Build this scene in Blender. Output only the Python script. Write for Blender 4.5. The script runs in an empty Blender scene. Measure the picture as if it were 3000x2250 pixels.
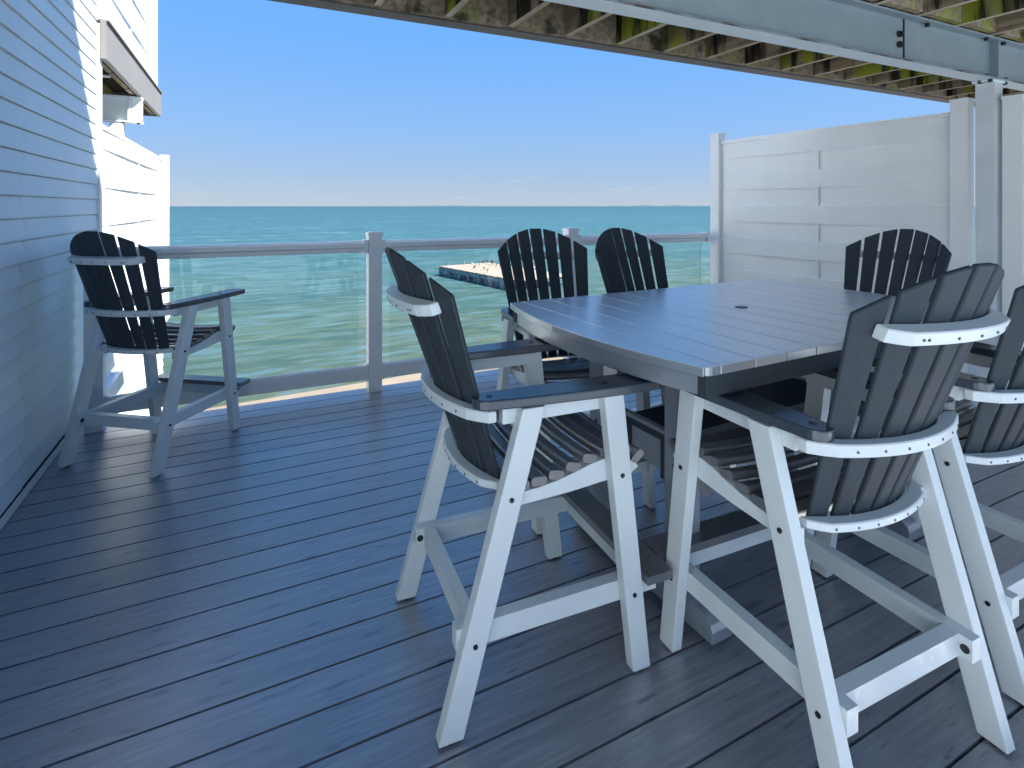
import bpy, bmesh, math, random
from mathutils import Vector, Matrix
random.seed(7)
R = math.radians
scene = bpy.context.scene
COL = scene.collection

# ------------------------------------------------------------------ helpers
def link(o):
    COL.objects.link(o); return o

def tag(o, label, cat, group=None):
    o['label'] = label; o['category'] = cat
    if group: o['group'] = group
    return o

def empty(name, loc=(0, 0, 0), rz=0.0):
    o = bpy.data.objects.new(name, None); o.empty_display_size = .1
    o.location = loc; o.rotation_euler = (0, 0, rz)
    return link(o)

def obj(name, bm, mats, parent=None, smooth=False, kind=None):
    me = bpy.data.meshes.new(name)
    bmesh.ops.recalc_face_normals(bm, faces=bm.faces[:])
    if smooth:
        for f in bm.faces: f.smooth = True
    bm.to_mesh(me); bm.free()
    if not isinstance(mats, (list, tuple)): mats = [mats]
    for m in mats: me.materials.append(m)
    o = bpy.data.objects.new(name, me)
    link(o)
    if parent: o.parent = parent
    if kind: o['kind'] = kind
    return o

def bevel(bm, geom_faces, w, seg=2):
    if w <= 0: return
    es = set()
    for f in geom_faces:
        for e in f.edges: es.add(e)
    es = [e for e in es if len(e.link_faces) == 2 and e.calc_face_angle(0) > .5]
    bmesh.ops.bevel(bm, geom=es, offset=w, segments=seg, affect='EDGES', profile=.6, clamp_overlap=True)

def box(bm, x0, x1, y0, y1, z0, z1, bw=0.0, mi=0, seg=2):
    vs = [bm.verts.new((x, y, z)) for x in (x0, x1) for y in (y0, y1) for z in (z0, z1)]
    F = [(0, 1, 3, 2), (4, 6, 7, 5), (0, 4, 5, 1), (2, 3, 7, 6), (0, 2, 6, 4), (1, 5, 7, 3)]
    fs = [bm.faces.new([vs[i] for i in f]) for f in F]
    for f in fs: f.material_index = mi
    bevel(bm, fs, bw, seg)

def prism(bm, pts, axis, a0, a1, bw=0.0, mi=0, seg=2):
    """polygon pts (2-D) extruded along axis from a0 to a1"""
    def P(p, a):
        if axis == 'x': return (a, p[0], p[1])
        if axis == 'y': return (p[0], a, p[1])
        return (p[0], p[1], a)
    A = [bm.verts.new(P(p, a0)) for p in pts]; B = [bm.verts.new(P(p, a1)) for p in pts]
    n = len(pts)
    fs = [bm.faces.new(A[::-1]), bm.faces.new(B)]
    for i in range(n):
        fs.append(bm.faces.new((A[i], A[(i + 1) % n], B[(i + 1) % n], B[i])))
    for f in fs: f.material_index = mi
    bmesh.ops.recalc_face_normals(bm, faces=fs)
    bevel(bm, fs, bw, seg)

def cyl(bm, c, axis, r, h, seg=14, mi=0, r2=None):
    """cylinder centred at c, total height h along axis ('x','y','z')"""
    rot = {'x': Matrix.Rotation(R(90), 4, 'Y'), 'y': Matrix.Rotation(R(90), 4, 'X'), 'z': Matrix.Identity(4)}[axis]
    g = bmesh.ops.create_cone(bm, cap_ends=True, segments=seg, radius1=r, radius2=r if r2 is None else r2, depth=h,
                              matrix=Matrix.Translation(c) @ rot)
    fs = {f for v in g['verts'] for f in v.link_faces}
    for f in fs: f.material_index = mi

def loft(bm, rings, closed=True, cap=True, mi=0):
    V = [[bm.verts.new(p) for p in r] for r in rings]
    n = len(rings[0])
    for a, b in zip(V[:-1], V[1:]):
        for i in range(n if closed else n - 1):
            j = (i + 1) % n
            f = bm.faces.new((a[i], a[j], b[j], b[i])); f.material_index = mi
    if cap and closed:
        bm.faces.new(V[0][::-1]).material_index = mi; bm.faces.new(V[-1]).material_index = mi

def copy_tree(o, parent=None):
    c = o.copy(); COL.objects.link(c)
    if parent: c.parent = parent
    for ch in o.children: copy_tree(ch, c)
    return c

# ------------------------------------------------------------------ materials
class NT:
    def __init__(s, name):
        s.m = bpy.data.materials.new(name); s.m.use_nodes = True
        s.t = s.m.node_tree; s.n = s.t.nodes; s.l = s.t.links
        s.bsdf = s.n['Principled BSDF']; s.out = s.n['Material Output']
    def new(s, typ, **kw):
        nd = s.n.new(typ)
        for k, v in kw.items(): setattr(nd, k, v)
        return nd
    def coord(s, scale=(1, 1, 1), src='Object'):
        tc = s.new('ShaderNodeTexCoord'); mp = s.new('ShaderNodeMapping'); mp.inputs['Scale'].default_value = scale
        s.l.new(tc.outputs[src], mp.inputs['Vector']); return mp.outputs['Vector']
    def noise(s, vec, scale, detail=4, rough=.55, dist=0):
        nd = s.new('ShaderNodeTexNoise'); nd.inputs['Scale'].default_value = scale
        nd.inputs['Detail'].default_value = detail; nd.inputs['Roughness'].default_value = rough
        nd.inputs['Distortion'].default_value = dist
        s.l.new(vec, nd.inputs['Vector']); return nd.outputs['Fac']
    def ramp(s, fac, stops):
        nd = s.new('ShaderNodeValToRGB'); cr = nd.color_ramp
        while len(cr.elements) < len(stops): cr.elements.new(.5)
        for e, (p, c) in zip(cr.elements, stops):
            e.position = p; e.color = (c[0], c[1], c[2], 1) if hasattr(c, '__len__') else (c, c, c, 1)
        s.l.new(fac, nd.inputs['Fac']); return nd.outputs['Color']
    def mix(s, fac, a, b, mode='MIX'):
        nd = s.new('ShaderNodeMix', data_type='RGBA', blend_type=mode)
        for key, v in ((0, fac), (6, a), (7, b)):
            if hasattr(v, 'is_linked'): s.l.new(v, nd.inputs[key])
            elif key == 0: nd.inputs[0].default_value = v
            else: nd.inputs[key].default_value = (v[0], v[1], v[2], 1)
        return nd.outputs[2]
    def math(s, op, a, b=None, clamp=False):
        nd = s.new('ShaderNodeMath', operation=op, use_clamp=clamp)
        for i, v in enumerate((a, b)):
            if v is None: continue
            if hasattr(v, 'is_linked'): s.l.new(v, nd.inputs[i])
            else: nd.inputs[i].default_value = v
        return nd.outputs[0]
    def bump(s, h, strength=.2, dist=.01):
        nd = s.new('ShaderNodeBump'); nd.inputs['Strength'].default_value = strength; nd.inputs['Distance'].default_value = dist
        s.l.new(h, nd.inputs['Height']); s.l.new(nd.outputs['Normal'], s.bsdf.inputs['Normal']); return nd
    def base(s, c):
        if hasattr(c, 'is_linked'): s.l.new(c, s.bsdf.inputs['Base Color'])
        else: s.bsdf.inputs['Base Color'].default_value = (c[0], c[1], c[2], 1)
    def set(s, **kw):
        for k, v in kw.items():
            i = s.bsdf.inputs[k.replace('_', ' ')]
            if hasattr(v, 'is_linked'): s.l.new(v, i)
            else: i.default_value = v

def plastic(name, c, rough=.4, var=.12, spec=.5, grain=.08, scale=(1, 1, 1)):
    m = NT(name); v = m.coord(scale)
    n = m.noise(v, 3.0, 5); n2 = m.noise(v, 60, 3)
    lo = tuple(x * (1 - var) for x in c); hi = tuple(min(1, x * (1 + var)) for x in c)
    m.base(m.ramp(n, [(.3, lo), (.7, hi)]))
    m.set(Roughness=m.ramp(n2, [(.3, rough * .85), (.7, rough * 1.2)]), Specular_IOR_Level=spec)
    m.bump(n2, grain, .002)
    return m.m

M = {}
M['white'] = plastic('white_poly', (.69, .745, .76), .42, .05, .5, .1)
M['vinyl'] = plastic('white_vinyl', (.82, .82, .815), .35, .04, .5, .04)
M['steel'] = plastic('painted_steel', (.64, .67, .69), .4, .12, .5, .08)
def m_grey():
    m = NT('charcoal_poly'); n = m.noise(m.coord(), 2.5, 4); g = m.noise(m.coord((60, 60, 5)), 1.5, 4)
    c = m.ramp(n, [(.3, (.038, .049, .060)), (.7, (.050, .062, .075))])
    m.base(m.mix(m.ramp(g, [(.5, 0), (.75, .35)]), c, (.065, .082, .10))); m.set(Roughness=.6, Specular_IOR_Level=.16); return m.m
M['grey'] = m_grey()
M['slat'] = plastic('charcoal_slat', (.105, .11, .115), .32, .15, .8, .03)
M['slat'].node_tree.nodes['Principled BSDF'].inputs['IOR'].default_value = 1.8
M['fascia_grey'] = plastic('fascia_grey', (.17, .165, .158), .5, .08)
def m_arm():
    m = NT('charcoal_arm'); n = m.noise(m.coord(), 2.5, 3)
    m.base(m.ramp(n, [(.3, (.034, .046, .066)), (.7, (.046, .060, .082))])); m.set(Roughness=.27, IOR=1.7); return m.m
M['arm'] = m_arm()
M['bolt'] = plastic('bolt_steel', (.02, .021, .024), .35, .1)
def m_slab(nm, g):
    m = NT(nm); v = m.coord((22, 1.2, 1)); v2 = m.coord()
    n = m.noise(v, 3, 4); n2 = m.noise(v2, 2.2, 4); n3 = m.noise(m.coord((120, 6, 6)), 1, 3)
    isl = m.new('ShaderNodeNewGeometry').outputs['Random Per Island']
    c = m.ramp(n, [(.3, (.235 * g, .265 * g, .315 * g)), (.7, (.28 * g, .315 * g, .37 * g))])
    c = m.mix(.35, c, m.ramp(isl, [(0, (.23 * g, .26 * g, .305 * g)), (1, (.285 * g, .315 * g, .365 * g))]))
    m.base(c); m.set(Roughness=m.ramp(n2, [(.3, .30), (.7, .42)]), IOR=2.1, Coat_Weight=1.0, Coat_Roughness=.27, Coat_IOR=2.0)
    m.bump(n3, .06, .002); return m.m
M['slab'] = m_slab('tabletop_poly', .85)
M['top'] = m_slab('tabletop_skylit', 2.4)  # paler copy of the slab: sky brightness painted into the top faces

def m_deck():
    m = NT('composite_decking')
    vg = m.coord((1.6, 26, 1)); vb = m.coord((.8, 1.4, 1)); vf = m.coord((9, 140, 1)); vs = m.coord((5, 30, 1))
    g = m.noise(vg, 2.2, 6, .6, .3); b = m.noise(vb, 1.1, 4); f = m.noise(vf, 1, 3); k = m.noise(vs, 1.3, 3, .5)
    isl = m.new('ShaderNodeNewGeometry').outputs['Random Per Island']
    c = m.ramp(g, [(.25, (.090, .098, .125)), (.5, (.205, .215, .255)), (.75, (.36, .375, .425))])
    c = m.mix(.3, c, m.ramp(isl, [(0, (.13, .132, .155)), (1, (.29, .30, .355))]))
    c = m.mix(m.ramp(b, [(.4, 0.0), (.7, .45)]), c, (.19, .165, .16))
    c = m.mix(m.ramp(k, [(.62, 0), (.70, .8)]), c, (.030, .036, .075))       # short dark streaks of the moulded grain
    m.base(c)
    m.set(Roughness=m.mix(.5, m.ramp(b, [(.3, .26), (.7, .44)]), m.ramp(f, [(.3, .30), (.7, .46)])), IOR=1.5, Coat_Weight=1.0, Coat_Roughness=.36, Coat_IOR=2.0)
    m.bump(m.math('ADD', m.math('MULTIPLY', f, .5), g), .16, .004)
    return m.m
M['deck'] = m_deck()
M['dark'] = plastic('shadow_gap', (.012, .012, .014), .8)

def m_siding():
    m = NT('vinyl_siding'); v = m.coord((1, 1, 1)); n = m.noise(v, 1.1, 4)
    n2 = m.noise(m.coord((60, 3, 90)), 1, 3); n3 = m.noise(v, 7, 3)
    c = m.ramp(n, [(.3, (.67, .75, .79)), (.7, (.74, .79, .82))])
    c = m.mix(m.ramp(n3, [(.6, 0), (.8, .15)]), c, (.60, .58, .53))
    m.base(c)
    m.set(Roughness=.38); m.bump(n2, .05, .002); return m.m
M['siding'] = m_siding()
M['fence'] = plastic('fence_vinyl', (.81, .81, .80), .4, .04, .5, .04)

def m_wood(name, moss):
    m = NT(name); v = m.coord((1, 1, 1)); vg = m.coord((14, 1.2, 14))
    g = m.noise(vg, 2, 5); b = m.noise(m.coord((1, 1.6, .8)), 4.5, 5, .62); b2 = m.noise(m.coord((1, 1.5, .5)), 4.2, 4, .6)
    c = m.ramp(g, [(.25, (.16, .115, .08)), (.5, (.33, .25, .175)), (.75, (.50, .41, .30))])
    c = m.mix(m.ramp(b2, [(.5, 0), (.64, moss)]), c, (.30, .33, .045))
    c = m.mix(m.ramp(b, [(.36, .9), (.46, 0)]), c, (.030, .032, .022))
    m.base(c); m.set(Roughness=.85, Specular_IOR_Level=.2); m.bump(g, .4, .004); return m.m
M['joist'] = m_wood('mossy_joist', .9)
M['joist_edge'] = plastic('lit_joist_edge', (.52, .43, .32), .85, .3, .2, .3, (8, 1, 8))  # lighter tan paints in the light that catches the joist bottoms
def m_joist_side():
    m = NT('mossy_shaded_joist_side')
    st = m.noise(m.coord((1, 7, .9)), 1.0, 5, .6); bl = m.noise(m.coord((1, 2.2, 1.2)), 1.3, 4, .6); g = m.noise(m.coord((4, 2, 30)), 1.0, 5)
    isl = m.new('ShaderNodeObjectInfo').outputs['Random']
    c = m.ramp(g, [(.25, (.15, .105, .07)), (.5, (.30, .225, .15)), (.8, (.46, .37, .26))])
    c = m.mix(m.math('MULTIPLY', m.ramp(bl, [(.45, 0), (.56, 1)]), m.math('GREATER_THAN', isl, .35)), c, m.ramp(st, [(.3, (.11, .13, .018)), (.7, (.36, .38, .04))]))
    c = m.mix(m.ramp(st, [(.42, .95), (.52, 0)]), c, (.018, .017, .013))  # near-black streaks over the moss also paint in shade between joists
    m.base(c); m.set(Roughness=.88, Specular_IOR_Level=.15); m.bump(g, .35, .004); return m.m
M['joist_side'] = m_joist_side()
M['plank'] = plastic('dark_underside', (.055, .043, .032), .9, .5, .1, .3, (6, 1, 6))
M['rim'] = m_wood('weathered_rim', .5)
M['fascia'] = plastic('composite_fascia', (.115, .105, .112), .5, .2, .4, .1, (.6, 6, 6))

def m_rust():
    m = NT('painted_beam'); v = m.coord(); n = m.noise(v, 3.2, 6, .65); n2 = m.noise(m.coord((1.2, 6, 5)), 2.4, 6, .7)
    sep = m.new('ShaderNodeSeparateXYZ'); m.l.new(v, sep.inputs[0])
    low = m.math('SUBTRACT', 1.0, m.math('MULTIPLY', m.math('SUBTRACT', sep.outputs['Z'], .004), 26.0), True)   # rust creeps up from the bottom flange
    f = m.math('MULTIPLY', low, m.ramp(n2, [(.47, 0), (.6, 1)]))
    c = m.ramp(n, [(.3, (.22, .275, .31)), (.7, (.28, .335, .365))])
    c = m.mix(f, c, (.075, .04, .028))
    m.base(c); m.set(Roughness=.45); m.bump(n2, .08, .003); return m.m
M['beam'] = m_rust()

def m_glass():
    m = NT('clear_glass'); m.n.remove(m.bsdf)
    tr = m.new('ShaderNodeBsdfTransparent'); tr.inputs['Color'].default_value = (.93, .965, .955, 1)
    gl = m.new('ShaderNodeBsdfGlossy'); gl.inputs['Roughness'].default_value = .02
    fr = m.new('ShaderNodeFresnel'); fr.inputs['IOR'].default_value = 1.45
    mx = m.new('ShaderNodeMixShader')
    m.l.new(m.math('MULTIPLY', fr.outputs[0], .55), mx.inputs[0]); m.l.new(tr.outputs[0], mx.inputs[1]); m.l.new(gl.outputs[0], mx.inputs[2])
    m.l.new(mx.outputs[0], m.out.inputs[0]); return m.m
M['glass'] = m_glass()
M['glass_edge'] = plastic('glass_edge', (.62, .74, .72), .2, .05)

def m_sand():
    m = NT('sand'); v = m.coord(); n = m.noise(v, .5, 6); n2 = m.noise(v, 9, 5, .7)
    c = m.ramp(n, [(.3, (.19, .155, .115)), (.7, (.27, .23, .175))])
    c = m.mix(m.ramp(n2, [(.5, 0), (.75, .5)]), c, (.22, .18, .13))
    m.base(c); m.set(Roughness=.95, Specular_IOR_Level=.1); m.bump(n2, .5, .03); return m.m
M['sand'] = m_sand()
M['bounce_ground'] = plastic('bounce_blue_grey', (.43, .51, .57), .9, .1, .1, .2)  # blue-grey tint cools the light bounced from the added ground

def m_water():
    m = NT('sea_water')
    pos = m.coord((1, 1, 1)); sep = m.new('ShaderNodeSeparateXYZ'); m.l.new(pos, sep.inputs[0])
    off = m.math('MULTIPLY', m.math('SUBTRACT', m.noise(pos, .10, 4), .5), 16.0)
    sh = m.math('ADD', m.math('SUBTRACT', sep.outputs['Y'], m.math('MULTIPLY', sep.outputs['X'], .12)), off)
    # depth offshore, metres, squashed to 0..1
    lg = m.math('LOGARITHM', m.math('MAXIMUM', m.math('MULTIPLY', sh, .1), 1.0), 10.0)   # 10 m ->0, 100 m ->1, 1 km ->2
    t = m.math('MULTIPLY', lg, .45, True)
    deep = m.ramp(t, [(.02, (.092, .112, .066)), (.12, (.066, .106, .080)), (.24, (.038, .097, .098)), (.42, (.020, .080, .091)), (.75, (.010, .056, .066)), (1, (.007, .045, .055))])
    # sand clouds in the shallows
    wl = m.noise(m.coord((.05, .16, 1)), 1.2, 5, .6)
    shal = m.math('SUBTRACT', 1.0, m.math('MULTIPLY', t, 2.6), True)
    c = m.mix(m.math('MULTIPLY', m.ramp(wl, [(.46, 0), (.66, .55)]), shal), deep, (.155, .165, .09))
    # wave trains at every scale
    a = m.noise(m.coord((.05, .26, 1)), .9, 14, .74, .25)
    b = m.noise(m.coord((.6, 2.4, 1)), .9, 5, .6, .4)
    c = m.mix(m.ramp(a, [(.38, .6), (.5, 0)]), c, m.mix(.55, c, (.006, .065, .085)))
    c = m.mix(m.ramp(a, [(.52, 0), (.66, .40)]), c, (.075, .165, .19))
    c = m.mix(m.ramp(b, [(.50, 0), (.62, .7)]), c, (.090, .165, .20))  # light blue patches paint the sky's reflection onto the ripples
    c = m.mix(m.ramp(b, [(.36, .6), (.48, 0)]), c, (.02, .07, .075))
    # whitecaps
    w = m.noise(m.coord((.035, .30, 1)), 1.0, 12, .78, .3)
    caps = m.math('MULTIPLY', m.ramp(w, [(.605, 0), (.65, .6)]), m.math('MULTIPLY', m.math('SUBTRACT', t, .2), 5.0, True))
    # surf along the shore
    fm = m.noise(m.coord((.5, .9, 1)), 1.5, 6, .7)
    shl = m.math('ADD', m.math('ADD', sep.outputs['Y'], m.math('MULTIPLY', sep.outputs['X'], -.06)), m.math('MULTIPLY', fm, 2.6))
    surf = m.ramp(m.math('SUBTRACT', shl, 12.4), [(.30, .95), (.55, .75), (1.0, 0)])
    surf = m.math('MULTIPLY', surf, m.ramp(fm, [(.40, .35), (.52, 1)]))
    c = m.mix(caps, c, (.55, .62, .64)); c = m.mix(surf, c, (.70, .70, .67))
    m.base(c)
    m.set(Roughness=.34, Specular_IOR_Level=.12, IOR=1.33)
    h = m.math('ADD', a, m.math('MULTIPLY', b, .25))
    m.bump(h, .9, .35)
    return m.m
M['water'] = m_water()
M['land'] = plastic('far_shore', (.10, .17, .19), .9)
M['dock_top'] = plastic('dock_planks', (.34, .27, .22), .9, .3, .1, .4, (2, 2, 2))
M['dock_side'] = plastic('dock_timber', (.30, .36, .37), .85, .45, .2, .4, (1.5, 1.5, 1.5))
M['bird'] = plastic('bird_feather', (.05, .05, .055), .7, .3)
M['bird_pale'] = plastic('bird_pale', (.45, .44, .42), .7, .2)
M['paper'] = plastic('scrap', (.7, .7, .68), .7)

# ------------------------------------------------------------------ deck floor (structure)
bm = bmesh.new()
PITCH, YB = .1432, .0
BX0, BX1 = -.975, 9.0
YEDGE = 4.335
def deck_phase(): return YEDGE
y = YEDGE
i = 0
while y > -1.0:
    x = BX0
    cuts = [BX0, BX1]
    box(bm, BX0, BX1, y - PITCH + .0085, y, -.025, 0, .0028, 0, 1)
    y -= PITCH; i += 1
# dark joist space under the gaps and the front joist
box(bm, BX0, BX1, -1.1, YEDGE - .03, -.26, -.035, 0, 1)
obj('deck_floor', bm, [M['deck'], M['dark']], kind='structure')

bm = bmesh.new(); box(bm, -14, 30, -40, -1.12, -.4, -.03); obj('bounce_ground', bm, M['bounce_ground'], kind='structure')  # unseen ground added behind the camera to bounce sun into the shade
# ------------------------------------------------------------------ left siding wall
WX = -.98
wall = tag(empty('siding_wall', (WX, 1.5, 0)), 'white clapboard side wall of the house running along the left edge of the deck', 'wall')
def siding(bm, x, y0, y1, z0, z1, course=.1085, lap=.011, sgn=1, n_off=0):
    z = z0
    while z < z1 - .01:
        zt = min(z + course, z1)
        # dutch-lap: lower lip proud, flat face, upper cove tucked back
        pts = [(x - sgn * .012, z), (x + sgn * lap, z), (x + sgn * (lap + .001), z + .008), (x + sgn * .0025, zt - .0045), (x - sgn * .012, zt - .0045)]
        A = [bm.verts.new((p[0], y0, p[1])) for p in pts]; B = [bm.verts.new((p[0], y1, p[1])) for p in pts]
        for i in range(len(pts) - 1): bm.faces.new((A[i], A[i + 1], B[i + 1], B[i]))
        bm.faces.new(A); bm.faces.new(B[::-1])
        z += course
W0, W1 = -3.0, 4.90
SEAM = 3.43
bm = bmesh.new()
def local(bmx, ox, oy, oz):
    bmesh.ops.translate(bmx, verts=bmx.verts[:], vec=(-ox, -oy, -oz))
z = .06; k = 0
while z < 7.0:
    sm = SEAM + (0.03 if (k // 2) % 2 else -.03) + random.uniform(-.012, .012)
    lapx = .0
    siding(bm, WX, W0, sm - .0035, z, z + .1084, .1085, .0145)
    siding(bm, WX, sm + .0035, W1, z, z + .1084, .1085, .0110)
    z += .1085; k += 1
box(bm, WX - .15, WX - .0125, W0, W1, -2.6, 7.0)
local(bm, WX, 1.5, 0)
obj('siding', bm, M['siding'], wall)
bm = bmesh.new(); box(bm, WX - .15, WX + .022, W1 + .001, W1 + .082, -.3, 7.0, .003); local(bm, WX, 1.5, 0)
obj('corner_trim', bm, M['vinyl'], wall)
bm = bmesh.new(); box(bm, WX - .05, WX + .018, W0, W1 - .002, .004, .058, .002); box(bm, WX - .05, WX + .021, W0, W1 - .002, .0585, .064, .001, 1); local(bm, WX, 1.5, 0)
obj('base_trim', bm, [M['vinyl'], M['dark']], wall)

# ------------------------------------------------------------------ railing with glass
rail = tag(empty('glass_railing', (.893, 4.26, 0)), 'white vinyl railing with clear glass panels along the seaward edge of the deck', 'railing')
PA = Vector((.893, 4.263, 0)); PL = Vector((-.86, 4.285, 0)); PB = Vector((2.63, 4.19, 0)); PC = Vector((4.235, 4.10, 0))
def frame(p0, p1):
    d = (p1 - p0); L = d.length; a = math.atan2(d.y, d.x)
    return L, Matrix.Translation(p0) @ Matrix.Rotation(a, 4, 'Z')
for p, top in ((PL, 1.225), (PA, 1.225), (PB, 1.225)):
    bm = bmesh.new()
    box(bm, -.05, .05, -.05, .05, 0, top - .03, .004)
    o = obj('post', bm, M['vinyl'], rail); o.location = p - rail.location
    bm = bmesh.new(); box(bm, -.055, .055, -.055, .055, top - .03, top - .008, .003)
    prism(bm, [(-.052, top - .0085), (.052, top - .0085), (.03, top), (-.03, top)], 'y', -.045, .045)
    c = obj('post_cap', bm, M['vinyl'], o)
segs = ((PL, PA), (PA, PB), (PB, PC))
for p0, p1 in segs:
    L, mt = frame(p0, p1)
    a0, a1 = .051, L - (.051 if p1 is not PC else .045)
    bm = bmesh.new()
    # bread-loaf top rail: wide cap over a narrower channel
    prof = [(-.024, 1.068), (.024, 1.068), (.024, 1.098), (.044, 1.106), (.044, 1.138), (.030, 1.156), (-.030, 1.156), (-.044, 1.138), (-.044, 1.106), (-.024, 1.098)]
    prism(bm, prof, 'x', a0, a1, .002, 0, 1)
    for e in (a0 + .002, a1 - .03):
        box(bm, e, e + .028, -.049, .049, 1.06, 1.162, .004)
    bmesh.ops.transform(bm, matrix=Matrix.Translation(-Vector(rail.location)) @ mt, verts=bm.verts[:])
    obj('top_rail', bm, M['vinyl'], rail)
    bm = bmesh.new()
    prism(bm, [(-.024, .092), (.024, .092), (.024, .19), (.014, .202), (-.014, .202), (-.024, .19)], 'x', a0, a1, .003, 0, 1)
    for e in (a0 + .001, a1 - .019):
        box(bm, e, e + .018, -.030, .030, .084, .208, .003)
    bmesh.ops.transform(bm, matrix=Matrix.Translation(-Vector(rail.location)) @ mt, verts=bm.verts[:])
    obj('bottom_rail', bm, M['vinyl'], rail)
    bm = bmesh.new(); box(bm, .12, L - .12, -.003, .003, .198, 1.072)
    for f in bm.faces:
        if abs(f.normal.x) > .5 or abs(f.calc_center_median().x - .12) < 1e-4 or abs(f.calc_center_median().x - (L - .12)) < 1e-4: f.material_index = 1
    bmesh.ops.transform(bm, matrix=Matrix.Translation(-Vector(rail.location)) @ mt, verts=bm.verts[:])
    obj('glass_panel', bm, [M['glass'], M['glass_edge']], rail)

# ------------------------------------------------------------------ woven privacy fences
def fence(name, p0, p1, z0, z1, label, group=None, end_posts=(True, True), board=.152, amp=.016, post_top=.06, w=.1):
    p0 = Vector(p0); p1 = Vector(p1); d = p1 - p0; L = d.length; a = math.atan2(d.y, d.x)
    root = tag(empty(name, (p0.x, p0.y, 0), a), label, 'fence', group)
    bm = bmesh.new()
    n = 0; zt = z1 - .03
    nb = int(round((zt - z0) / board)); bh = (zt - z0) / nb
    for k in range(nb):
        t1 = zt - k * bh; t0 = t1 - bh + .0007
        s = 1 if k % 2 else -1
        N = 24; ring = []
        for q in range(N + 1):
            u = q / N; x = w * .5 + .001 + (L - w - .002) * u
            off = s * amp * math.sin(math.pi * u) + random.uniform(-.0005, .0005)
            sag = random.uniform(-.0008, .0008)
            ring.append([(x, off - .006, t0 + sag), (x, off + .006, t0 + sag), (x, off + .006, t1 + sag), (x, off - .006, t1 + sag)])
        loft(bm, ring)
    obj('woven_panel', bm, M['fence'], root)
    bm = bmesh.new(); box(bm, L * .5 - .019, L * .5 + .019, -.009, .009, z0, z1 - .035, .001)
    obj('centre_stake', bm, M['fence'], root)
    bm = bmesh.new(); box(bm, w * .5 + .001, L - w * .5 - .001, -.022, .022, z1 - .034, z1, .004)
    obj('top_rail', bm, M['fence'], root)
    for x, on in ((0, end_posts[0]), (L, end_posts[1])):
        if on:
            bm = bmesh.new(); box(bm, x - w / 2, x + w / 2, -w / 2, w / 2, z0 - .05 if z0 > 0 else z0, z1 + post_top, .004)
            box(bm, x - w / 2 - .004, x + w / 2 + .004, -w / 2 - .004, w / 2 + .004, z1 + post_top + .0005, z1 + post_top + .02, .004)
            obj('post', bm, M['fence'], root)
    return root
fence('privacy_fence', (4.30, 4.06), (4.43, 2.02), .03, 2.075, 'white woven privacy fence panel between the railing and the steel column on the right', None)
fence('privacy_fence', (4.455, 1.74), (4.62, -.6), .03, 2.05, 'white woven privacy fence cut off by the right picture edge, nearer than the steel column', None)

# ------------------------------------------------------------------ steel column and I-beam
def ibeam(bm, x0, x1, y, z0, z1, w=.11, t=.012, tw=.01):
    box(bm, x0, x1, y - w / 2, y + w / 2, z0, z0 + t)
    box(bm, x0, x1, y - w / 2, y + w / 2, z1 - t, z1)
    box(bm, x0, x1, y - tw / 2, y + tw / 2, z0 + t + .0005, z1 - t - .0005)
BY = 1.855; BZ0, BZ1 = 2.243, 2.515
beam = tag(empty('steel_beam', (1.0, BY, BZ0)), 'long pale blue painted steel I-beam carrying the joists overhead', 'beam')
bm = bmesh.new(); ibeam(bm, -.96, 7.5, BY, BZ0, BZ1); local(bm, 1.0, BY, BZ0)
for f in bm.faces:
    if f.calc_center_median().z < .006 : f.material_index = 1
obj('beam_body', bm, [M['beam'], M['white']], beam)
for xx in (4.40, ):
    bm = bmesh.new(); box(bm, xx - .006, xx + .006, BY - .052, BY - .0055, BZ0 + .013, BZ1 - .013, .001); local(bm, 1.0, BY, BZ0)
    obj('stiffener', bm, M['beam'], beam)
bm = bmesh.new(); box(bm, 3.42, 3.43, BY - .010, BY - .0052, BZ0 + .013, BZ1 - .013); local(bm, 1.0, BY, BZ0)
obj('splice_joint', bm, M['dark'], beam)
for dz in (.105, .165):
    bm = bmesh.new(); cyl(bm, (3.375, BY - .014, BZ0 + dz), 'y', .019, .018, 8); cyl(bm, (3.375, BY - .028, BZ0 + dz), 'y', .011, .012, 8); local(bm, 1.0, BY, BZ0)
    obj('bolt', bm, M['bolt'], beam)
for xx, zz, yy in ((4.28, .016, -.035), (4.52, .016, -.035), (4.28, BZ1 - BZ0 - .022, -.035), (4.50, BZ1 - BZ0 - .022, -.035), (4.33, -.010, .02), (4.50, -.010, .02), (4.33, -.010, -.035), (4.52, -.010, -.035), (3.62, BZ1 - BZ0 - .026, -.03), (2.6, BZ1 - BZ0 - .02, -.03), (1.6, BZ1 - BZ0 - .02, -.03)):
    bm = bmesh.new(); cyl(bm, (xx - 1.0, yy, zz), 'z', .014, .02, 6)
    obj('bolt', bm, M['bolt'], beam)
colm = tag(empty('steel_column', (4.42, 1.865, 0)), 'square white steel column holding up the beam between the two fence panels', 'column')
bm = bmesh.new(); box(bm, -.052, .052, -.052, .052, .012, BZ0 - .0135, .006); obj('shaft', bm, M['steel'], colm)
bm = bmesh.new(); box(bm, -.1, .1, -.052, .052, BZ0 - .013, BZ0 - .001, .001); obj('cap_plate', bm, M['white'], colm)
bm = bmesh.new(); box(bm, -.09, .09, -.09, .09, .001, .0115, .001); obj('base_plate', bm, M['steel'], colm)

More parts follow.
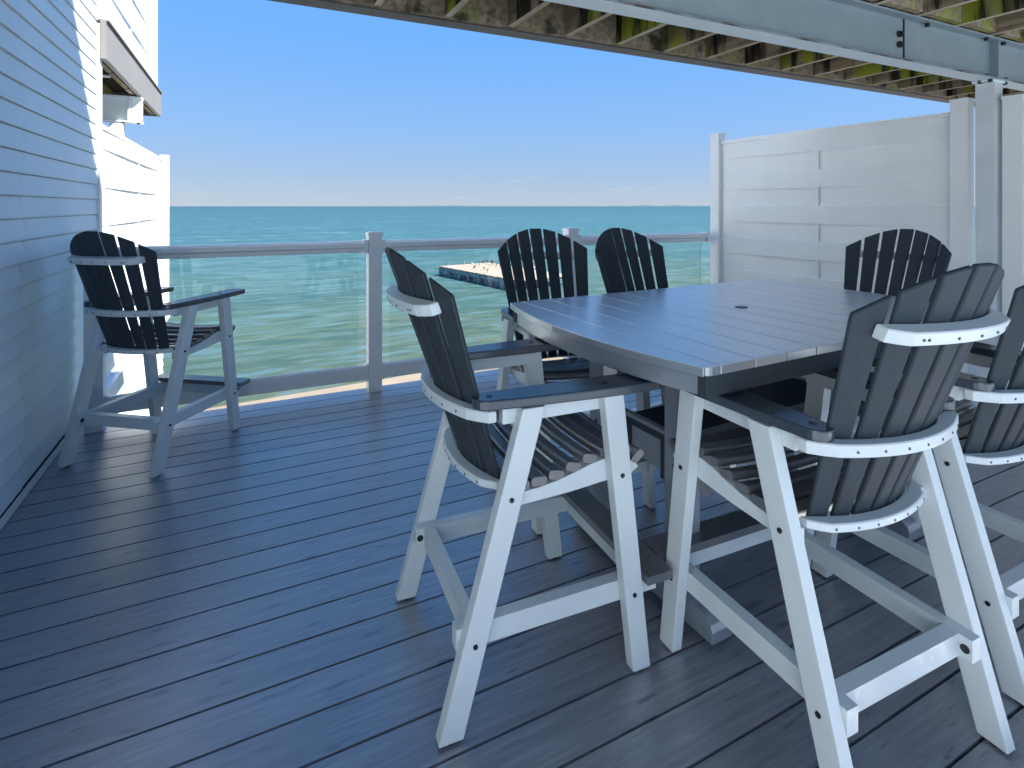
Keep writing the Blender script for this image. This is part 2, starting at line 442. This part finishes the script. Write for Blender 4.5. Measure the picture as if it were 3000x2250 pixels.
# ------------------------------------------------------------------ upper deck overhead
up = tag(empty('upper_deck', (2.0, 0, 2.5)), 'mossy wooden joists and boards of the upper deck overhead', 'upper deck')
JZ0, JZ1 = BZ1 + .003, BZ1 + .240
jx = 1.46 - .406 * 5
nj = 0
while jx < 9.0:
    if jx > -.9:
        bm = bmesh.new()
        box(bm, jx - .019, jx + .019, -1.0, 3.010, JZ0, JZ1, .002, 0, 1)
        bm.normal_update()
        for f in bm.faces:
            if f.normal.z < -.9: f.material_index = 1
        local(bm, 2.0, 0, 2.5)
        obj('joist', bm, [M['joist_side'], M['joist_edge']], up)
    jx += .406
bm = bmesh.new(); box(bm, -.95, 9.2, 3.0105, 3.052, JZ0, JZ1, .002); local(bm, 2.0, 0, 2.5); obj('rim_joist', bm, M['rim'], up)
bm = bmesh.new()
xs = -.95
while xs < 9.2:
    xe = min(xs + 2.44 if xs > 0 else xs + 2.0, 9.2)
    box(bm, xs, xe - .003, 3.0525, 3.165, JZ0 - .009, JZ1 + .03, .003); xs = xe
local(bm, 2.0, 0, 2.5); obj('fascia', bm, M['fascia'], up)
# timber plate on the beam (near side) and blocking
bm = bmesh.new(); box(bm, -.95, 9.2, BY - .115, BY - .0585, JZ0 - .005, JZ0 + .10, .003); local(bm, 2.0, 0, 2.5)
bm.free()
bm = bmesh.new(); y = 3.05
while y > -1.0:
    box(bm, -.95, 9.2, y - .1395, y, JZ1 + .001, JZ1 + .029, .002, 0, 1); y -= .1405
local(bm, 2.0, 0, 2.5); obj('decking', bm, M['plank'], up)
nx = 1.46 - .406 * 5
while nx < 8.6:
    if nx > -.9:
        bm = bmesh.new(); box(bm, nx + .0195, nx + .3865, BY - .085, BY - .047, JZ0 + .01, JZ1 - .004, .002); local(bm, 2.0, 0, 2.5)
        obj('blocking', bm, M['joist'], up)
    nx += .406
# house above: the storey whose shade covers the deck
house = tag(empty('house_storey', (4, -2, 2.8)), 'white clad upper storey of the house standing over the deck', 'house')
bm = bmesh.new(); box(bm, -.95, 14.0, -1.05, 1.5, JZ1 + .035, 7.35); local(bm, 4, -2, 2.8); obj('wall', bm, M['siding'], house)

# ------------------------------------------------------------------ neighbour's unit on the left
NX = -1.05
fence('neighbour_fence', (NX, 4.99), (NX, 9.28), .0, 2.075, 'sunlit white woven fence of the neighbouring deck beyond the corner of the left wall', None, (False, True), .152, .011)
fence('upper_fence', (-1.0, 5.0), (-1.0, 7.72), 2.83, 5.2, 'sunlit white woven fence standing on the neighbouring upper deck', None, (False, True), .152, .011)
nb = tag(empty('neighbour_upper_deck', (-1.5, 7.8, 2.5)), 'upper deck of the neighbouring unit with a grey fascia and dark wooden underside', 'upper deck')
bm = bmesh.new(); prism(bm, [(-.955, 2.50), (-.918, 2.50), (-.918, 2.775), (-.90, 2.775), (-.90, 2.79), (-.955, 2.79)], 'y', 4.9, 7.80, .002); local(bm, -1.5, 7.8, 2.5); obj('fascia', bm, M['fascia_grey'], nb)
bm = bmesh.new(); box(bm, -6, -.9555, 7.755, 7.80, 2.50, 2.79, .002); local(bm, -1.5, 7.8, 2.5); obj('end_fascia', bm, M['fascia_grey'], nb)
bm = bmesh.new(); box(bm, -6, -.956, 4.9, 7.754, 2.755, 2.785); local(bm, -1.5, 7.8, 2.5); obj('decking', bm, M['plank'], nb)
for q in range(5):
    xx = -1.0 - .406 * q
    bm = bmesh.new(); box(bm, xx - .019, xx + .019, 4.9, 7.75, 2.515, 2.752, .002, 0, 1); local(bm, -1.5, 7.8, 2.5); obj('joist', bm, M['joist'], nb)
for yy in (5.6, 6.95):
    bm = bmesh.new(); box(bm, -4, -1.02, yy - .02, yy + .02, 2.5, 2.514); local(bm, -1.5, 7.8, 2.5); obj('strap', bm, M['white'], nb)
nbeam = tag(empty('neighbour_beam', (-.92, 6.5, 2.243)), 'white steel I-beam end poking out under the neighbouring upper deck', 'beam')
bm = bmesh.new(); ibeam(bm, -5, -.92, 6.5, 2.243, 2.497, .13, .014, .012); local(bm, -.92, 6.5, 2.243); obj('beam_body', bm, M['white'], nbeam)
bm = bmesh.new(); box(bm, -1.035, -1.023, 6.436, 6.564, 2.258, 2.482); local(bm, -.92, 6.5, 2.243); obj('stiffener', bm, M['white'], nbeam)
for xx in (-.95, -1.08):
    bm = bmesh.new(); cyl(bm, (xx + .92, -.045, -.008), 'z', .013, .018, 6); obj('bolt', bm, M['bolt'], nbeam)
ncol = tag(empty('neighbour_column', (-1.13, 6.5, 0)), 'white column under the neighbouring steel beam behind the sunlit fence', 'column')
bm = bmesh.new(); box(bm, -.055, .055, -.055, .055, -2.5, 2.242, .005); obj('shaft', bm, M['white'], ncol)
nw = tag(empty('neighbour_wall', (NX, 7, -1)), 'clapboard skirt wall below the neighbouring fence', 'wall')
bm = bmesh.new(); siding(bm, NX - .03, 4.98, 9.28, -2.5, -.19, .1085, .012); box(bm, -6, NX - .0425, 4.98, 9.28, -2.5, -.19); local(bm, NX, 7, -1); obj('siding', bm, M['siding'], nw)
bm = bmesh.new(); box(bm, -6, NX + .06, 4.98, 9.33, -.189, -.052, .004); local(bm, NX, 7, -1); obj('deck_edge', bm, M['vinyl'], nw)

# ------------------------------------------------------------------ chairs
W_, T_ = .306, .038
def frear(x, z):
    return -.158 - .362 * (z - .62) + 1.18 * x * x
def legpt(kind, z, f):
    """y on a leg at height z; f=0 rear edge, 1 front edge"""
    if kind == 'rear': y0, y1, w0, w1 = -.312, -.072, .068, .069
    else: y0, y1, w0, w1 = .293, .190, .062, .068
    u = z / .85
    return (y0 + (y1 - y0) * u) + f * (w0 + (w1 - w0) * u)
def make_chair():
    ch = empty('bar_chair')
    G, S, Wm, B = M['grey'], M['slat'], M['white'], M['bolt']
    for sg in (1, -1):
        for kind in ('front', 'rear'):
            bm = bmesh.new()
            pts = [(legpt(kind, 0, 0), 0), (legpt(kind, 0, 1), 0), (legpt(kind, .85, 1), .849), (legpt(kind, .85, 0), .849)]
            prism(bm, pts, 'x', sg * (W_ - T_), sg * W_, .003)
            lg = obj('leg', bm, Wm, ch)
            bm = bmesh.new(); cyl(bm, (sg * (W_ - T_ / 2), legpt(kind, 0, .5), -.0035), 'z', .015, .007, 12, 0); obj('glide', bm, B, lg)
            for z in (.235, .605):
                bm = bmesh.new(); yc = legpt(kind, z, .5)
                cyl(bm, (sg * (W_ + .0015), yc, z), 'x', .0068, .004, 12); cyl(bm, (sg * (W_ + .004), yc, z), 'x', .0045, .003, 6)
                obj('bolt', bm, B, lg)
    # arms
    for sg in (1, -1):
        out = []
        def arc(cx, cy, r, a0, a1, n=7):
            for i in range(n + 1):
                a = R(a0 + (a1 - a0) * i / n); out.append((cx + r * math.cos(a), cy + r * math.sin(a)))
        arc(.247, -.160, .040, 180, 350, 10)
        for x, y in ((.2955, -.09), (.304, 0), (.311, .09), (.317, .18), (.3205, .27)): out.append((x, y))
        arc(.283, .366, .038, 0, 90); arc(.247, .366, .038, 90, 180)
        for y in (.25, .1, -.05): out.append((.207, y))
        bm = bmesh.new(); prism(bm, [(sg * x, y) for x, y in out], 'z', .850, .878, .005)
        ar = obj('armrest', bm, M['arm'], ch)
        for (bx, by) in ((.245, -.150), (.268, .215)):
            bm = bmesh.new(); cyl(bm, (sg * bx, by, .8787), 'z', .009, .0022, 12); obj('screw', bm, B, ar)
        bm = bmesh.new(); box(bm, sg * (W_ - T_ - .0005), sg * (W_ - T_ - .03), -.118, .245, .800, .8495, .003); obj('arm_rail', bm, Wm, ch)
    # seat: curved slats on two side rails
    prof = [(.330, .640, -38), (.283, .667, -14), (.227, .675, 3), (.169, .666, 14), (.112, .651, 14), (.055, .638, 10), (-.002, .630, 5), (-.058, .627, 0)]
    bm = bmesh.new()
    for (yc, zt, ang) in prof:
        a = R(ang); rings = []
        hw, th, r = .0245, .026, .009
        sec = []
        for (cx, cy, a0) in ((hw - r, -r, 90), (-hw + r, -r, 180), (-hw + r, -th + r, 270), (hw - r, -th + r, 360)):
            for i in range(4):
                t = R(a0 - 90 + 90 * i / 3); sec.append((cx + r * math.cos(t), cy + r * math.sin(t)))
        for q in range(13):
            x = -.2645 + .529 * q / 12
            sag = .016 * (1 - (x / .2645) ** 2)
            rings.append([(x, yc + u * math.cos(a) + v * math.sin(a), zt - sag - u * math.sin(a) + v * math.cos(a)) for u, v in sec])
        loft(bm, rings)
    seat = obj('seat', bm, S, ch)
    for sg in (1, -1):
        top = [(yc, zt - .0285) for yc, zt, _ in prof]
        pts = [(-.115, .560), (-.06, .562), (.10, .568), (.24, .580), (.315, .585), (.338, .600)] + top + [(-.115, .598)]
        bm = bmesh.new(); prism(bm, pts, 'x', sg * .2285, sg * .2665, .002); obj('seat_rail', bm, Wm, ch)
    # back
    bm = bmesh.new(); n = 7; pt_, pb = .0805, .0600
    for i in range(n):
        c = i - 3
        def edge(s, z):
            u = (z - .605) / (1.17 - .605)
            pw = pb + (pt_ - pb) * u
            return (c + .5 * s) * pw - s * (.0074)
        rings = []
        zt = [None, None]
        for s_i, s in ((0, -1), (1, 1)):
            z = 1.2
            for _ in range(6): z = 1.283 - .115 * (edge(s, z) / .275) ** 2
            zt[s_i] = z
        L, Rr = [], []
        for u in (0, .25, .5, .75, 1):
            zl = .605 + (zt[0] - .605) * u; zr = .605 + (zt[1] - .605) * u
            xl, xr = edge(-1, zl), edge(1, zr)
            yl, yr = frear(xl, zl), frear(xr, zr)
            nx, ny = -(yr - yl), (xr - xl); ln = math.hypot(nx, ny); nx, ny = nx / ln * .0150, ny / ln * .0150
            rings.append([(xl, yl, zl), (xr, yr, zr), (xr + nx, yr + ny, zr + .004), (xl + nx, yl + ny, zl + .004)])
        b2 = bmesh.new(); loft(b2, rings)
        bmesh.ops.recalc_face_normals(b2, faces=b2.faces[:])
        es = [e for e in b2.edges if len(e.link_faces) == 2 and e.calc_face_angle(0) > .6]
        bmesh.ops.bevel(b2, geom=es, offset=.0035, segments=1, affect='EDGES')
        me = bpy.data.meshes.new('tmp'); b2.to_mesh(me); b2.free(); bm.from_mesh(me); bpy.data.meshes.remove(me)
    obj('backrest', bm, G, ch)
    for (z0, z1, xe, depth, tilt) in ((.597, .620, .2275, .042, 0), (.8175, .8495, .290, .039, 0), (1.117, 1.150, .226, .034, .33)):
        zc = z1 if z0 > 1 else (z0 + z1) / 2
        N = 22; rings = []
        for q in range(N + 1):
            x = -xe + 2 * xe * q / N
            yi = min(frear(x, z0), frear(x, z1)) - .0012
            # outer line: a flatter arc, so the ends taper
            edge_f = abs(x) / xe
            yo = frear(x * .93, zc) - depth * (1 if edge_f < .85 else 1 - .55 * (edge_f - .85) / .15)
            if yo > yi - .012: yo = yi - .012
            dz = tilt * (yi - yo)
            y1 = frear(x, z1) - .0012 if tilt else yi
            rings.append([(x, frear(x, z0) - .0012 if tilt else yi, z0), (x, y1, z1), (x, yo - tilt * .02, z1 - dz), (x, yo + tilt * .02, z0 - dz)])
        bm = bmesh.new(); loft(bm, rings); bmesh.ops.recalc_face_normals(bm, faces=bm.faces[:])
        es = [e for e in bm.edges if len(e.link_faces) == 2 and e.calc_face_angle(0) > .8]
        bmesh.ops.bevel(bm, geom=es, offset=.003, segments=1, affect='EDGES')
        xsw = [(c) * (.0585 + .0183 * ((z1 - .605) / .565)) for c in range(-3, 4)]
        xsw = [x for x in xsw if abs(x) < xe - .02]
        if z0 > 1: xsw += [xsw[0] - .012, xsw[-1] + .012]
        for x in xsw:
            yo = frear(x * .93, zc) - depth
            cyl(bm, (x, yo - .0002, (z0 + z1) / 2 - .002 - tilt * depth), 'y', .0035, .0022, 10, 1)
        obj('back_brace', bm, [Wm, B], ch)
    # stretchers, cross rails, footrest
    for sg in (1, -1):
        bm = bmesh.new(); box(bm, sg * .2285, sg * .2665, -.253, .405, .202, .263, .003)
        st = obj('stretcher', bm, Wm, ch)
        bm = bmesh.new(); cyl(bm, (sg * .2270, -.237, .232), 'x', .011, .004, 12); obj('bolt', bm, B, st)
        bm = bmesh.new(); cyl(bm, (sg * .2680, .385, .232), 'x', .0085, .004, 12); obj('bolt', bm, B, st)
    for (y0, y1) in ((-.222, -.184), (.352, .390)):
        bm = bmesh.new(); box(bm, -.228, .228, y0, y1, .2025, .2625, .003); obj('cross_rail', bm, Wm, ch)
    bm = bmesh.new(); box(bm, -.325, .325, .331, .424, .2645, .2905, .006); obj('footrest', bm, S, ch)
    return ch
chair0 = make_chair()
CH = [  # x, y, yaw, label
    (-.486, 3.798, -36.6, 'white framed bar chair with charcoal slats standing alone by the left siding wall'),
    (.781, 1.647, -93.4, 'foreground white framed bar chair at the left end of the table, seen from its side'),
    (1.506, 1.025, -2.2, 'white framed bar chair whose tall charcoal back hides the right half of the table edge'),
    (2.285, 1.045, -.5, 'white framed bar chair cut off by the right edge of the picture'),
    (1.463, 2.385, 174.5, 'bar chair behind the table, its dark slats in front of the far dock'),
    (2.030, 2.270, 187.5, 'bar chair behind the table in front of open sea, next to the white fence post'),
    (2.971, 1.790, 90.7, 'bar chair at the right end of the table with its slats against the white fence'),
]
for k, (x, y, a, lab) in enumerate(CH):
    c = chair0 if k == 0 else copy_tree(chair0)
    c.location = (x, y, 0.0075); c.rotation_euler = (0, 0, R(a))
    tag(c, lab, 'chair', 'tall slatted chairs on the deck')

# ------------------------------------------------------------------ table
TB = tag(empty('bar_table', (1.94, 1.70, 0), R(1.8)), 'large grey plank dining table with bowed ends and an umbrella hole', 'table')
HL, HW, BUL = .838, .572, .082
ZT = .98
def endx(y):  # half length at y
    return HL + BUL * (1 - (y / HW) ** 2)
bm = bmesh.new()
nplank = 13; pw = 2 * (HL + BUL) / nplank
def sidey(x): return HW
for k in range(nplank):
    xa = -(HL + BUL) + k * pw + .0016; xb = xa + pw - .0032
    # clip plank to the bowed ends
    pts = []
    def yl(x):
        ax = abs(x)
        r = .03
        if ax <= HL - r: return HW
        if ax <= HL: return HW - r + math.sqrt(max(0, r * r - (ax - (HL - r)) ** 2)) * .98
        return HW * math.sqrt(max(0, 1 - (ax - HL) / BUL))
    xs_ = [xa + (xb - xa) * i / 14 for i in range(15)]
    upper = [(x, min(yl(x), HW)) for x in xs_]; lower = [(x, -min(yl(x), HW)) for x in reversed(xs_)]
    poly = [p for p in upper + lower]
    q = []
    for p in poly:
        if not q or (abs(p[0] - q[-1][0]) + abs(p[1] - q[-1][1])) > 1e-4: q.append(p)
    if abs(q[0][0] - q[-1][0]) + abs(q[0][1] - q[-1][1]) < 1e-4: q.pop()
    prism(bm, q, 'z', ZT - .026, ZT, .0016, 0, 1)
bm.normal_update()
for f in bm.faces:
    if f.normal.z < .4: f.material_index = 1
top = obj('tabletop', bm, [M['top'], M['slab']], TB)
bm = bmesh.new(); cyl(bm, (0, 0, ZT + .0012), 'z', .026, .003, 24); obj('umbrella_plug', bm, M['bolt'], top)
# apron: straight long boards, segmented bowed end boards
for s in (1, -1):
    bm = bmesh.new(); box(bm, -HL + .012, HL - .012, s * (HW - .038), s * (HW - .010), ZT - .086, ZT - .0265, .003); obj('apron', bm, M['grey'], TB)
    bm = bmesh.new(); N = 24; rings = []
    for i in range(N + 1):
        y = -HW + .012 + (2 * HW - .024) * i / N
        xo = endx(y) - .026; xi = xo - .030
        rings.append([(s * xo, y, ZT - .086), (s * xo, y, ZT - .0265), (s * xi, y, ZT - .0265), (s * xi, y, ZT - .086)])
    loft(bm, rings); obj('end_apron', bm, M['slab'], TB)
TX, TYP = .575, .225
for s in (1, -1):
    for t in (1, -1):
        bm = bmesh.new(); box(bm, s * TX - .035, s * TX + .035, t * TYP - .048, t * TYP + .048, .101, ZT - .105, .004)
        lg = obj('leg', bm, M['slab'], TB)
        for z in (.45, .52):
            bm = bmesh.new(); cyl(bm, (-s * 0 + s * TX - .0365, t * TYP, z), 'x', .007, .004, 10); obj('bolt', bm, M['bolt'], lg)
            bm = bmesh.new(); cyl(bm, (s * TX, t * TYP - .0495, z), 'y', .007, .004, 10); obj('bolt', bm, M['bolt'], lg)
    bm = bmesh.new()  # foot with rounded ends
    pts = [(-.40, .022), (.40, .022), (.40, .06)] + [(.40 - .06 * (1 - math.cos(R(a))) , .06 + .04 * math.sin(R(a))) for a in (30, 60, 90)] + \
          [(-.40 + .06 * (1 - math.cos(R(a))), .06 + .04 * math.sin(R(a))) for a in (90, 60, 30)] + [(-.40, .06)]
    prism(bm, pts, 'x', s * TX - .045, s * TX + .045, .004); ft = obj('foot', bm, M['slab'], TB)
    for t in (1, -1):
        bm = bmesh.new(); cyl(bm, (s * TX, t * .34, .011), 'z', .022, .022, 14); obj('leveller', bm, M['bolt'], ft)
    bm = bmesh.new(); box(bm, s * TX - .03, s * TX + .03, -.50, .50, ZT - .104, ZT - .0265, .003); obj('bearer', bm, M['slab'], TB)
    # shaped cross member between the two posts, with corbelled ends
    bm = bmesh.new()
    cp = [(-.40, .58), (.40, .58), (.40, .545), (.375, .515), (.335, .50), (.335, .46), (.30, .43), (-.30, .43), (-.335, .46), (-.335, .50), (-.375, .515), (-.40, .545)]
    prism(bm, cp, 'x', s * (TX - .036), s * (TX - .066), .003); obj('cross_member', bm, M['slab'], TB)
for t in (1, -1):
    bm = bmesh.new(); box(bm, -TX + .034, TX - .034, t * .10 - .019, t * .10 + .019, .40, .54, .003); obj('long_stretcher', bm, M['grey'], TB)
bm = bmesh.new(); box(bm, -TX + .034, TX - .034, -.13, .13, .5405, .566, .003); obj('stretcher_shelf', bm, M['grey'], TB)

# scraps on the boards
for (x, y, sx, sy, rz, lab) in ((1.055, .905, .020, .007, .5, 'tiny white scrap lying on the dark boards in front of the nearest chair'),
                                (1.42, 1.62, .010, .007, .2, 'tiny pale crumb on the boards under the table'),):
    bm = bmesh.new()
    for q in range(2): box(bm, -sx + q * sx * .9, q * sx * .9, -sy / 2 + q * .002, sy / 2 + q * .001, .0008, .0035 + .002 * q, .0006)
    o = obj('scrap', bm, M['paper']); o.location = (x, y, 0); o.rotation_euler = (0, 0, rz)
    tag(o, lab, 'scrap')

# ------------------------------------------------------------------ beach, water, far shore
WZ = -2.5
bm = bmesh.new()
ys = [-600, -60, -3.5, 3, 6, 9, 11, 12.5, 14, 18, 30, 60, 200, 30000]
zs = [-1.6, -1.7, -2.0, -2.05, -2.12, -2.25, -2.40, -2.53, -2.65, -3.0, -3.6, -4.5, -7, -9]
xs = [-30000, -400, -60, -30, -15, -8, -4, 0, 4, 8, 12, 16, 24, 40, 80, 400, 30000]
def wob(x): return .09 * x if abs(x) < 60 else (.09 * 60 if x > 0 else -.09 * 60)
grid = [[bm.verts.new((x, y + (wob(x) if 5 < y < 100 else 0), z + (random.uniform(-.03, .03) if 3 < y < 11 else 0))) for x in xs] for y, z in zip(ys, zs)]
for a, b in zip(grid[:-1], grid[1:]):
    for i in range(len(xs) - 1): bm.faces.new((a[i], a[i + 1], b[i + 1], b[i]))
obj('beach', bm, M['sand'], smooth=True, kind='structure')
bm = bmesh.new()
vs = [bm.verts.new(p) for p in ((-30000, 6, WZ), (30000, 6, WZ), (30000, 30000, WZ), (-30000, 30000, WZ))]
bm.faces.new(vs); obj('water', bm, M['water'], kind='structure')
bm = bmesh.new()
random.seed(3)
def land(x0, x1, y, h):
    N = 60; top = []; 
    for i in range(N + 1):
        u = i / N; e = math.sin(math.pi * u) ** .5
        top.append((x0 + (x1 - x0) * u, y, WZ + h * e * (.55 + .25 * math.sin(u * 23) + random.uniform(-.12, .2))))
    fr = [bm.verts.new((p[0], y, WZ - 1)) for p in top]; tv = [bm.verts.new(p) for p in top]; bk = [bm.verts.new((p[0], y + 400, WZ - 1)) for p in top]
    for i in range(N):
        bm.faces.new((fr[i], fr[i + 1], tv[i + 1], tv[i])); bm.faces.new((tv[i], tv[i + 1], bk[i + 1], bk[i]))
def at_px(px, d):
    u = (px - 1500) / 1600.; c, s = math.cos(R(26)), math.sin(R(26)); return d * s + u * d * c, d * c - u * d * s
land(at_px(1180, 9000)[0], at_px(1440, 9000)[0], at_px(1300, 9000)[1], 24)
land(at_px(1720, 9000)[0], at_px(2200, 9000)[0], at_px(1900, 9000)[1], 30)
obj('far_shore', bm, M['land'], kind='structure')

# ------------------------------------------------------------------ dock with birds
DA = Vector((9.97, 29.85, 0)); DB = Vector((11.30, 22.35, 0))
ang = math.atan2((DB - DA).y, (DB - DA).x)
dock = tag(empty('timber_dock', (DA.x, DA.y, WZ), ang), 'low weathered dock on piles running out into the water beyond the railing', 'dock')
LD = (DB - DA).length; WD = 3.3
bm = bmesh.new()
nb_ = int(LD / .24)
for i in range(nb_):
    j = random.uniform(-.03, .03)
    box(bm, i * .24 + .006, i * .24 + .232, -.05 + j, WD + j, .44, .50 + random.uniform(0, .004))
obj('planking', bm, M['dock_top'], dock)
bm = bmesh.new()
for yy in (.06, 1.65, WD - .06): box(bm, .1, LD - .1, yy - .06, yy + .06, .26, .438)
obj('stringer', bm, M['dock_side'], dock)
k = 0
for i in range(8):
    for yy in (.02, WD - .02):
        bm = bmesh.new(); x = .15 + i * 1.0 + random.uniform(-.1, .1)
        cyl(bm, (x, yy, -.6), 'z', .12, 2.0 + random.uniform(-.1, .1), 10, 0, .105); obj('pile', bm, M['dock_side'], dock)
bm = bmesh.new()
for i in range(22):
    x = .2 + i * .33
    if random.random() < .72: box(bm, x, x + .2, .085, .11, -.5, .42 - random.uniform(0, .12))
obj('sheet_wall', bm, M['dock_side'], dock)
def make_bird(mat):
    bm = bmesh.new()
    rings = []
    for (x, z, r) in ((-.24, .16, .012), (-.16, .20, .04), (-.05, .25, .075), (.05, .30, .075), (.11, .37, .045), (.125, .43, .032), (.15, .47, .036), (.19, .475, .022), (.25, .465, .006)):
        rings.append([(x + (-.5 * r * math.sin(t)), r * math.cos(t), z + r * math.sin(t)) for t in [i * math.pi / 4 for i in range(8)]])
    loft(bm, rings)
    for s in (-.03, .03):
        cyl(bm, (.02, s, .11), 'z', .008, .22, 6); box(bm, 0, .07, s - .02, s + .02, .0, .012)
    return obj('bird', bm, mat, smooth=True)
random.seed(12)
b0 = make_bird(M['bird']); b1 = make_bird(M['bird_pale'])
spots = [(.3, .25)]
for i in range(15): spots.append((random.uniform(.3, 5), random.uniform(.4, 3.1)))
md = Matrix.Translation((DA.x, DA.y, WZ)) @ Matrix.Rotation(ang, 4, 'Z')
u0 = u1 = False
for i, (x, y) in enumerate(spots):
    pale = i % 4 == 3
    src = b1 if pale else b0
    first = (pale and not u1) or (not pale and not u0)
    b = src if first else src.copy()
    if not first: COL.objects.link(b)
    if pale: u1 = True
    else: u0 = True
    p = md @ Vector((x, y, .514)); b.location = p; b.rotation_euler = (0, 0, random.uniform(0, 6.28)); s = random.uniform(.42, .62); b.scale = (s, s, s)
    if i == 0: tag(b, 'dark waterbird alone on the outermost corner of the dock', 'bird', 'birds resting on the dock')
    elif pale: tag(b, 'small pale gull standing among the dark birds on the dock', 'bird', 'birds resting on the dock')
    else: tag(b, 'small dark waterbird standing on the planks of the dock', 'bird', 'birds resting on the dock')

# ------------------------------------------------------------------ light
SUN = Vector((.62, -.45, .75)).normalized()
elev = math.asin(SUN.z); azim = math.atan2(SUN.x, SUN.y)     # azimuth clockwise from +Y
sun = bpy.data.lights.new('Sun', 'SUN'); sun.energy = 5.0; sun.angle = R(.5); sun.color = (1, .96, .90)
so = link(bpy.data.objects.new('Sun', sun)); so.rotation_euler = (-SUN).to_track_quat('-Z', 'Y').to_euler()
w = bpy.data.worlds.new('World'); scene.world = w; w.use_nodes = True
nt = w.node_tree; bg = nt.nodes['Background']
sky = nt.nodes.new('ShaderNodeTexSky'); sky.sky_type = 'NISHITA'; sky.sun_disc = False
sky.sun_elevation = elev; sky.sun_rotation = azim; sky.air_density = 1.0; sky.dust_density = 0.0; sky.ozone_density = 3.0; sky.altitude = 200
def wn(typ, **kw):
    nd = nt.nodes.new(typ)
    for k, v in kw.items(): setattr(nd, k, v)
    return nd
tcw = wn('ShaderNodeTexCoord'); sepw = wn('ShaderNodeSeparateXYZ'); nt.links.new(tcw.outputs['Generated'], sepw.inputs[0])
rw = wn('ShaderNodeValToRGB'); cr = rw.color_ramp
stops = [(0, (2.75, 3.45, 4.5)), (.05, (2.3, 3.3, 4.95)), (.14, (1.75, 3.35, 6.1)), (.28, (1.15, 3.1, 6.7)), (.6, (.85, 2.9, 6.9)), (1, (.8, 2.6, 6.4))]
while len(cr.elements) < len(stops): cr.elements.new(.5)
for e, (p, c) in zip(cr.elements, stops): e.position = p; e.color = (c[0] / 7, c[1] / 7, c[2] / 7, 1)
nt.links.new(sepw.outputs['Z'], rw.inputs['Fac'])
gain = wn('ShaderNodeVectorMath', operation='SCALE'); gain.inputs['Scale'].default_value = 7.0; nt.links.new(rw.outputs['Color'], gain.inputs[0])
# a few small fair-weather puffs low over the lake, and thin high streaks
mpw = wn('ShaderNodeMapping'); mpw.inputs['Scale'].default_value = (9, 9, 34); nt.links.new(tcw.outputs['Generated'], mpw.inputs['Vector'])
nzw = wn('ShaderNodeTexNoise'); nzw.inputs['Scale'].default_value = 1.6; nzw.inputs['Detail'].default_value = 5; nt.links.new(mpw.outputs[0], nzw.inputs['Vector'])
band = wn('ShaderNodeValToRGB'); bcr = band.color_ramp
for p, v in ((.012, 0), (.03, 1), (.05, 1)): pass
while len(bcr.elements) < 4: bcr.elements.new(.5)
for e, (p, v) in zip(bcr.elements, ((.008, 0), (.022, .8), (.036, .6), (.06, 0))): e.position = p; e.color = (v, v, v, 1)
nt.links.new(sepw.outputs['Z'], band.inputs['Fac'])
thr = wn('ShaderNodeMapRange'); thr.inputs[1].default_value = .60; thr.inputs[2].default_value = .74; nt.links.new(nzw.outputs['Fac'], thr.inputs[0])
cm = wn('ShaderNodeMath', operation='MULTIPLY'); nt.links.new(thr.outputs[0], cm.inputs[0]); nt.links.new(band.outputs['Color'], cm.inputs[1])
mixs = wn('ShaderNodeMix', data_type='RGBA'); mixs.inputs[0].default_value = .88; nt.links.new(sky.outputs[0], mixs.inputs[6]); nt.links.new(gain.outputs[0], mixs.inputs[7])
mixc = wn('ShaderNodeMix', data_type='RGBA'); nt.links.new(cm.outputs[0], mixc.inputs[0]); nt.links.new(mixs.outputs[2], mixc.inputs[6]); mixc.inputs[7].default_value = (4.2, 4.5, 5.2, 1)
nt.links.new(mixc.outputs[2], bg.inputs['Color']); bg.inputs['Strength'].default_value = .047

# ------------------------------------------------------------------ camera
cam = bpy.data.cameras.new('Camera'); cam.sensor_width = 36; cam.lens = 19.2
cam.shift_y = -(1125 - 604) / 3000; cam.clip_start = .02; cam.clip_end = 60000
co = link(bpy.data.objects.new('Camera', cam)); co.location = (0, 0, 1.42); co.rotation_euler = (R(90), 0, R(-26))
scene.camera = co
vs_ = scene.view_settings
vs_.view_transform = 'Standard'; vs_.look = 'None'; vs_.gamma = 1; vs_.exposure = 1.72
scene.cycles.max_bounces = 10; scene.cycles.diffuse_bounces = 8; scene.cycles.transparent_max_bounces = 12
scene.cycles.use_denoising = True
scene.cycles.caustics_reflective = False; scene.cycles.caustics_refractive = False
scene.cycles.sample_clamp_indirect = 6.0
